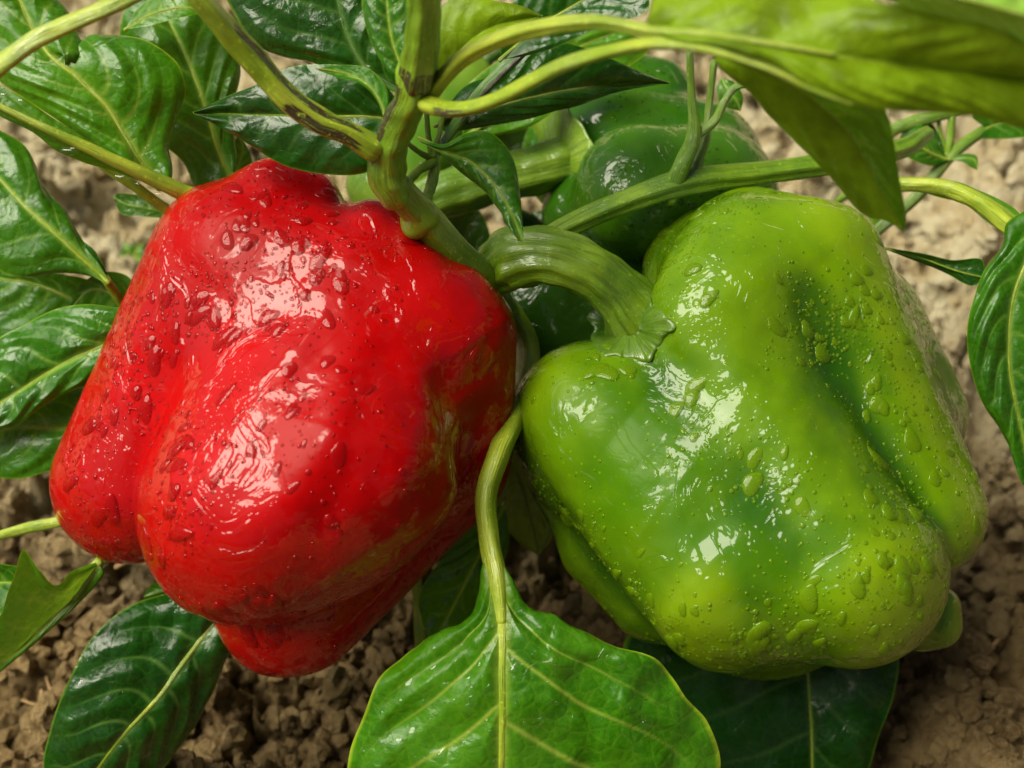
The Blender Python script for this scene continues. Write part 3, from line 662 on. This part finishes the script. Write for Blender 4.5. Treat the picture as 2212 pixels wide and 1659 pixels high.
# upper left quilted leaves
Lf([(345,405,-80),(303,349,-60),(265,285,-50),(228,228,-40),(165,165,-35),(99,110,-40),(42,0,-60),(20,-90,-80)],
   [(372,385,-90),(366,310,-120),(396,210,-100),(396,180,-90),(379,133,-85),(322,91,-80),(270,76,-85),(222,78,-95),(200,96,-90),(188,128,-60),(172,90,-70),(158,55,-80),(146,25,-90),(118,-10,-100),(70,-90,-110)],
   [(300,385,-70),(240,345,-60),(167,290,-50),(106,248,-50),(40,205,-60),(-10,170,-70),(-60,110,-80),(-80,0,-90),(-60,-70,-90)],
   'fresh', nv=5, quilt=11, res=(180,130), midrib=8, arch=20, ruffle=4, vw=1.2, label='large puckered leaf with curled rim at upper left', seed=14)
Lf([(500,400,-260),(470,320,-250),(448,247,-245),(410,140,-240),(364,42,-240),(330,-40,-260)],
   [(430,412,-250),(395,350,-245),(330,290,-240),(270,180,-235),(258,80,-235),(268,20,-240),(290,-40,-250)],
   [(512,345,-260),(508,300,-260),(508,228,-260),(520,148,-260),(500,60,-255),(440,0,-250),(380,-40,-250)],
   'mid', nv=5, quilt=14, res=(130,100), midrib=7, arch=14, ruffle=5, seed=15)
Lf([(270,64,-150),(330,30,-140),(400,15,-140),(440,25,-150)], [(300,15,-150),(350,-15,-150),(410,-20,-150)], [(320,56,-130),(370,42,-130),(420,32,-140)], 'fresh', res=(40,28), midrib=3, quilt=6)
Lf([(520,420,-330),(510,380,-330),(525,320,-340),(515,290,-340)], [(500,400,-330),(500,350,-330),(505,310,-335)], [(540,400,-330),(545,350,-330),(530,310,-335)], 'mid', res=(30,20), midrib=2)
# dark leaves around the fork
Lf([(880,262,200),(800,252,190),(700,252,180),(626,250,170),(530,247,150),(418,243,120)],
   [(830,180,200),(758,144,190),(683,139,180),(626,145,175),(561,180,160),(493,207,140)],
   [(860,330,190),(793,372,170),(709,377,150),(626,362,150),(576,338,150),(512,296,140)],
   'dark', nv=5, quilt=10, res=(130,90), midrib=5, arch=10, label='dark pointed leaf above the red pepper', seed=16)
Lf([(835,270,260),(822,222,260),(790,180,255),(745,158,250),(683,148,250)], [(812,215,262),(775,178,260),(730,165,258)], [(838,200,255),(800,150,255),(745,140,250)], 'mid', res=(40,24), midrib=3, quilt=5)
Lf([(880,200,150),(796,152,150),(752,80,160),(725,-20,170),(700,-120,170)],
   [(800,165,140),(740,135,130),(664,129,120),(592,110,120),(540,80,130),(500,20,140),(470,-60,150),(560,-130,160)],
   [(870,150,150),(860,80,160),(840,0,170),(790,-90,170)],
   'dark', nv=5, quilt=12, res=(120,100), midrib=8, arch=12, pm='dark', label='dark leaf hanging from the top edge left of the main stem', seed=17)
Lf([(880,170,330),(850,100,340),(838,30,350),(830,-60,360)], [(845,160,330),(805,95,330),(782,10,340),(790,-60,350)], [(900,150,340),(900,70,350),(890,-20,360)], 'mid', res=(60,40), quilt=9, midrib=4, arch=8, seed=18)
Lf([(935,200,250),(985,120,270),(1060,60,280),(1171,34,290)], [(940,120,260),(940,40,270),(990,-10,280),(1070,2,285),(1125,12,290)], [(970,165,260),(1000,125,270),(1050,98,280),(1110,70,285)], 'under', res=(60,46), quilt=8, midrib=4, arch=8, flip=True, label='light green leaf seen from below right of the main stem', seed=19)
Lf([(1080,130,120),(1160,60,120),(1260,0,120),(1380,-70,130)], [(1090,40,120),(1120,-10,120),(1200,-80,130)], [(1180,110,130),(1290,60,140),(1400,20,150)], 'dark', res=(60,50), quilt=8, midrib=4, seed=20)
Lf([(940,272,-20),(1040,240,-30),(1140,212,-40),(1255,190,-60),(1350,182,-90),(1446,178,-120)],
   [(1000,190,-20),(1090,150,-30),(1150,100,-40),(1217,91,-50),(1308,122,-70),(1390,158,-100)],
   [(975,280,-40),(1058,273,-50),(1141,257,-60),(1200,240,-60),(1255,227,-70),(1331,198,-90)],
   'dark', nv=5, quilt=10, res=(110,80), midrib=4, arch=10, label='dark pointed leaf lying across the dark green pepper', seed=21)
Lf([(1000,300,-330),(1100,230,-320),(1200,130,-320),(1350,60,-330)], [(1000,200,-320),(1090,120,-320),(1180,60,-320)], [(1130,280,-330),(1270,190,-330),(1400,110,-340)], 'under', res=(60,46), quilt=12, midrib=4, seed=31)
# dark leaves added behind the gaps, standing in for deep shade
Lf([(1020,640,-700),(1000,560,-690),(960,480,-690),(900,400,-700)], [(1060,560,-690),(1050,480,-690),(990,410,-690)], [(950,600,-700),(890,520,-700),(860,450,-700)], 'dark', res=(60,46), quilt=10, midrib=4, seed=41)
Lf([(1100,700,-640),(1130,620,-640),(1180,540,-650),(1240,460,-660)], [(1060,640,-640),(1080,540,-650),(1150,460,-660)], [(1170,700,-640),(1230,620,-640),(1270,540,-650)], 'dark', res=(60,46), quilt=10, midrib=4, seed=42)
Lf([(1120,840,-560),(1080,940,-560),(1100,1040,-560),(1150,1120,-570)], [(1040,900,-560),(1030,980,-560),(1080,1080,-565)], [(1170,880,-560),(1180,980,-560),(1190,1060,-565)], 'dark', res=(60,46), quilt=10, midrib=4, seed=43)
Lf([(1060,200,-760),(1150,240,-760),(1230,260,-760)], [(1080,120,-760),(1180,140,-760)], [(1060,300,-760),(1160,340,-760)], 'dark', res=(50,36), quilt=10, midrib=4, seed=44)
# the small leaf in the centre
Lf([(905,298,180),(960,326,185),(1020,352,190),(1068,400,200),(1100,450,205),(1127,522,200)],
   [(935,318,180),(989,368,175),(1050,420,175),(1078,455,185),(1100,490,195)],
   [(960,312,190),(1005,288,195),(1052,283,195),(1086,308,190),(1108,342,190),(1120,390,190),(1126,455,195)],
   'mid', nv=5, quilt=7, res=(90,60), midrib=3, arch=8, label='small pointed leaf hanging over the green stalk', seed=22)
# top right: near blurred leaf, its bright upper side and the folded tip
Lf([(1400,70,780),(1560,80,860),(1800,120,900),(2050,150,900),(2300,180,880)],
   [(1400,40,760),(1430,-40,760),(1700,-90,800),(1900,2,930),(2018,26,960),(2131,48,960),(2240,98,950)],
   [(1480,102,840),(1544,106,860),(1657,135,880),(1740,185,900),(1830,222,900),(1923,238,900),(2094,250,890),(2240,275,880)],
   'under', nv=7, quilt=6, res=(150,90), midrib=5, arch=18, flip=True, label='large near leaf seen from below across the top right', seed=23)
ML['sunlit'] = leaf_mat('sun_painted_leaf', (.16, .38, .03), (.24, .46, .06), (.4, .55, .1), (.17, .24, .008), (.5, .6, .04), .3)  # lighter leaf colours with the sunlight painted in
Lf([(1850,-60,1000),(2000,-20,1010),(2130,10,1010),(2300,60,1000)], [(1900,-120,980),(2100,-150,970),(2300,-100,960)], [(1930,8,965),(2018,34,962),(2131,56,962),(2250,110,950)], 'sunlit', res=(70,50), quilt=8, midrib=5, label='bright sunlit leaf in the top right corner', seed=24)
Lf([(1540,108,560),(1600,130,600),(1669,163,620),(1752,212,620),(1828,284,600),(1866,341,580),(1904,417,550),(1955,500,500)],
   [(1555,146,550),(1620,198,540),(1676,266,520),(1760,345,500),(1809,400,490),(1847,450,480),(1880,472,480),(1925,482,490)],
   [(1640,130,660),(1740,150,690),(1820,190,700),(1900,222,690),(1928,280,670),(1942,379,620),(1957,470,530)],
   'fresh', nv=5, quilt=6, res=(120,70), midrib=4, arch=4, half=-1, label='folded leaf with droplets hanging above the green pepper', seed=25)
# right edge
Lf([(2290,420,-60),(2240,520,-40),(2190,640,-40),(2180,780,-50),(2200,900,-60),(2240,1080,-90)],
   [(2180,480,-80),(2168,530,-70),(2131,580,-60),(2105,640,-55),(2089,710,-55),(2094,780,-60),(2120,865,-70),(2155,925,-80),(2190,990,-90)],
   [(2330,520,-60),(2340,640,-60),(2330,800,-70),(2290,960,-80)],
   'mid', nv=5, quilt=13, res=(120,80), midrib=6, arch=14, ruffle=5, label='mid green leaf hanging at the right edge', seed=26)
stem([(1900,398,-180,14),(1960,397,-160,16),(2040,404,-140,18),(2110,432,-120,20),(2170,478,-100,20),(2230,530,-80,14)], 'pale', 'petiole', seg=28, ribs=3, rib=.12)
Lf([(1960,390,-150),(2050,396,-140),(2130,425,-120),(2220,490,-90)], [(2010,420,-150),(2080,440,-140),(2150,490,-110)], [(2010,388,-160),(2090,400,-140),(2190,450,-110)], 'under', res=(50,24), midrib=3, quilt=4)
Lf([(1895,534,-160),(1975,552,-150),(2050,580,-140),(2125,600,-120)], [(1980,562,-160),(2050,596,-150),(2100,618,-130)], [(1980,543,-140),(2055,563,-130),(2120,560,-120)], 'dark', res=(50,24), midrib=2.5, quilt=6)

# plant behind at the right ---------------------------------------
p2 = empty('pepper_plant', (tuple(np.array([*W((1830, 620, ground_z(1830, 620)))[:2], -.004])),), 'second pepper plant behind at the right, thin forked stem and small leaves', 'plant')
g2 = (1830, 620, ground_z(1830, 620)-20)
for pts, rb in (([g2+(13,), (1850,560,-700,13), (1885,508,-560,13), (1980,425,-520,13), (2018,379,-500,14), (2060,330,-500,14), (2132,278,-510,12), (2230,230,-520,11)], 4), ([(2048,345,-500,10), (2054,290,-490,9), (2058,240,-480,9), (2064,170,-480,8)], 3), ([(2045,335,-500,6), (2032,290,-495,5), (2026,250,-490,5)], 0), ([(1905,290,-480,14), (1975,262,-480,14), (2060,240,-480,12), (2140,200,-480,10)], 3), ([(1885,400,-560,9),(1830,420,-560,9),(1800,450,-600,8),(1795,520,-700,8),(1800,600,-1100,9)], 0), ([(1905,290,-480,12),(1880,380,-540,12),(1890,480,-560,12)], 3)):
    tube('stem', pts, MS['stem'], p2, p2, seg=24, ribs=rb)
LG = lambda *a, **k: leaf(p2, p2, *a, **k)
LG([(2050,345,-480),(2010,330,-470),(1975,310,-470),(1935,318,-480)], [(2020,305,-470),(1985,268,-470),(1950,285,-480)], [(2015,358,-470),(1970,345,-470),(1945,328,-475)], 'mid', res=(50,34), midrib=3, quilt=8)
LG([(2040,330,-490),(2015,300,-490),(2000,270,-500),(1990,255,-500)], [(2020,325,-490),(1995,295,-490)], [(2030,295,-490),(2015,270,-500)], 'dark', res=(24,16), midrib=2)
LG([(2050,345,-480),(2080,340,-470),(2105,345,-465),(2112,368,-465)], [(2080,350,-470),(2095,360,-465)], [(2080,332,-470),(2110,338,-465)], 'mid', res=(24,16), midrib=2)
LG([(2132,278,-500),(2170,262,-500),(2230,255,-500),(2320,250,-510)], [(2100,250,-490),(2130,225,-490),(2220,205,-490)], [(2112,296,-500),(2160,300,-500),(2230,292,-500)], 'mid', res=(40,30), midrib=3, quilt=8)
LG([(1560,170,-300),(1570,190,-290),(1590,215,-290),(1600,240,-300)], [(1550,190,-300),(1560,225,-300)], [(1590,180,-290),(1605,210,-290)], 'mid', res=(20,14), midrib=2)

# weeds on the soil -----------------------------------------------
for (x, y, s, n) in ((285, 560, 34, 5), (2170, 345, 22, 4), (120, 375, 16, 3)):
    z = ground_z(x, y); p = W((x, y, z)); hh = float(soil_h(p[:1], p[1:2])[0]); p[2] = hh
    e = empty('seedling', (tuple(p),), {285: 'tiny weed seedling on the pale soil left of the red pepper', 2170: 'tiny yellow-green seedling on the soil near the right edge', 120: 'tiny yellow-green sprout on the pale soil at the left edge'}[x], 'weed', 'weed seedlings')
    for k in range(n):
        a = k*6.28/n+.4; dx, dy = math.cos(a)*s, math.sin(a)*s*.7-s*.5; z0 = z+30
        leaf(e, e, [(x, y, z0), (x+dx*.5, y+dy*.5, z0+14), (x+dx, y+dy, z0+8)], [(x+dx*.5-dy*.35, y+dy*.5+dx*.35, z0+16)], [(x+dx*.5+dy*.35, y+dy*.5-dx*.35, z0+16)], 'mid', res=(14, 10), midrib=2.5, nv=2, quilt=2)
    tube('stem', [(x, y+4, z-10, 4), (x, y, z+30, 3)], MS['stem'], e, e, seg=8)

# beads of rain hanging under the long folded leaf
host = [o for o in plant.children if o.get('label', '').startswith('long pale folded')][0]
dm = drop_mesh('water_drop', 18, 7, 0); dm.materials.clear(); dm.materials.append(M_water)
for (x, y, z, a, h_) in ((150,326,60,18,9),(160,322,62,9,7),(262,383,25,16,9),(300,398,5,9,6),(345,420,-15,11,6),(10,205,95,9,8),(47,218,92,10,8)):
    o = bpy.data.objects.new('water_drop', dm); COL.objects.link(o); o.parent = host
    o.location = tuple(W(np.array([x, y, z+12.]))-np.array(plant.location)); o.scale = (a*S, h_*S, h_*S); o.rotation_euler = (math.radians(70), 0, math.radians(-8))

DROPS['w'] = []
for t in (0, .25):
    m_ = drop_mesh('water_drop', 16, 6, t); m_.materials.clear(); m_.materials.append(M_water); DROPS['w'].append(m_)
def leaf_drops(key, n, smin, smax, nf, seed):
    host = [o for o in plant.children if o.get('label', '').startswith(key)][0]
    me = host.data; loc = np.array(plant.location); r = random.Random(seed); g = np.random.default_rng(seed)
    pc = np.zeros(len(me.polygons)*3, np.float32); me.polygons.foreach_get('center', pc); pc = pc.reshape(-1, 3)
    pn = np.zeros(len(me.polygons)*3, np.float32); me.polygons.foreach_get('normal', pn); pn = pn.reshape(-1, 3)
    sg = np.sign(((CAM-(pc+loc))*pn).sum(1)); pn = pn*sg[:, None]
    p = np.clip(.3+fbm((pc+loc)*60+seed, 2, seed), .02, 2)*(pn[:, 2] > .1); p /= p.sum(); idx = g.choice(len(p), n+nf, p=p)
    for q, i in enumerate(idx):
        nn = Vector(pn[i]); gx = nn.orthogonal().normalized(); gy = nn.cross(gx); s_ = (smin+(smax-smin)*r.random()**2.5)*S*(1 if q < n else .4); el = r.uniform(.9, 1.5); hz = s_*.25
        o = bpy.data.objects.new('water_drop', r.choice(DROPS['w'])); COL.objects.link(o); o.parent = host
        o.matrix_local = Matrix(((gx.x*s_*el, gy.x*s_, nn.x*hz, pc[i][0]), (gx.y*s_*el, gy.y*s_, nn.y*hz, pc[i][1]), (gx.z*s_*el, gy.z*s_, nn.z*hz, pc[i][2]), (0, 0, 0, 1)))
leaf_drops('large bright green leaf', 60, 4, 16, 90, 3)
leaf_drops('folded leaf with', 14, 4, 14, 20, 4)
leaf_drops('wet leaf with', 12, 4, 12, 20, 5)
leaf_drops('dark glossy', 10, 3, 8, 20, 6)

# dry roots and straw on the soil
for k, pts in enumerate(([(40,1500),(75,1510),(100,1490),(92,1450)], [(95,1500),(85,1545),(70,1590)], [(268,1262),(300,1248),(330,1252)], [(2100,1440),(2130,1420),(2150,1395)], [(1150,1440),(1180,1425)], [(2010,1330),(2040,1322)])):
    q = []
    for (x, y) in pts:
        p = W((x, y, ground_z(x, y))); q.append([p[0], p[1], float(soil_h(p[:1], p[1:2])[0])])
    q = np.array(q); lift = q[:, 2].max()+.0025; q[:, 2] = lift
    zz = [(cx, cy) for cx, cy in pts]
    e = empty('dry_root', (tuple(q[0]),), ['thin brown forked root lying on the soil at lower left', 'short thin root hanging down beside the forked root', 'pale straw bit under the red pepper on the left', 'pale straw bit on the soil near the right edge', 'short straw bit on the soil between the big leaf and green pepper', 'short straw bit right of the green pepper tip'][k], 'root' if k < 2 else 'straw')
    rel = q-CAM; d = rel@FW; px = 1106+(rel@RT)/d*D0/S; py = 829.5-(rel@UP)/d*D0/S; pz = (D0-d)/S
    tube('fibre', [(a, b_, c, 3.2 if k < 2 else 5) for a, b_, c in zip(px, py, pz)], MB, e, e, seg=8)
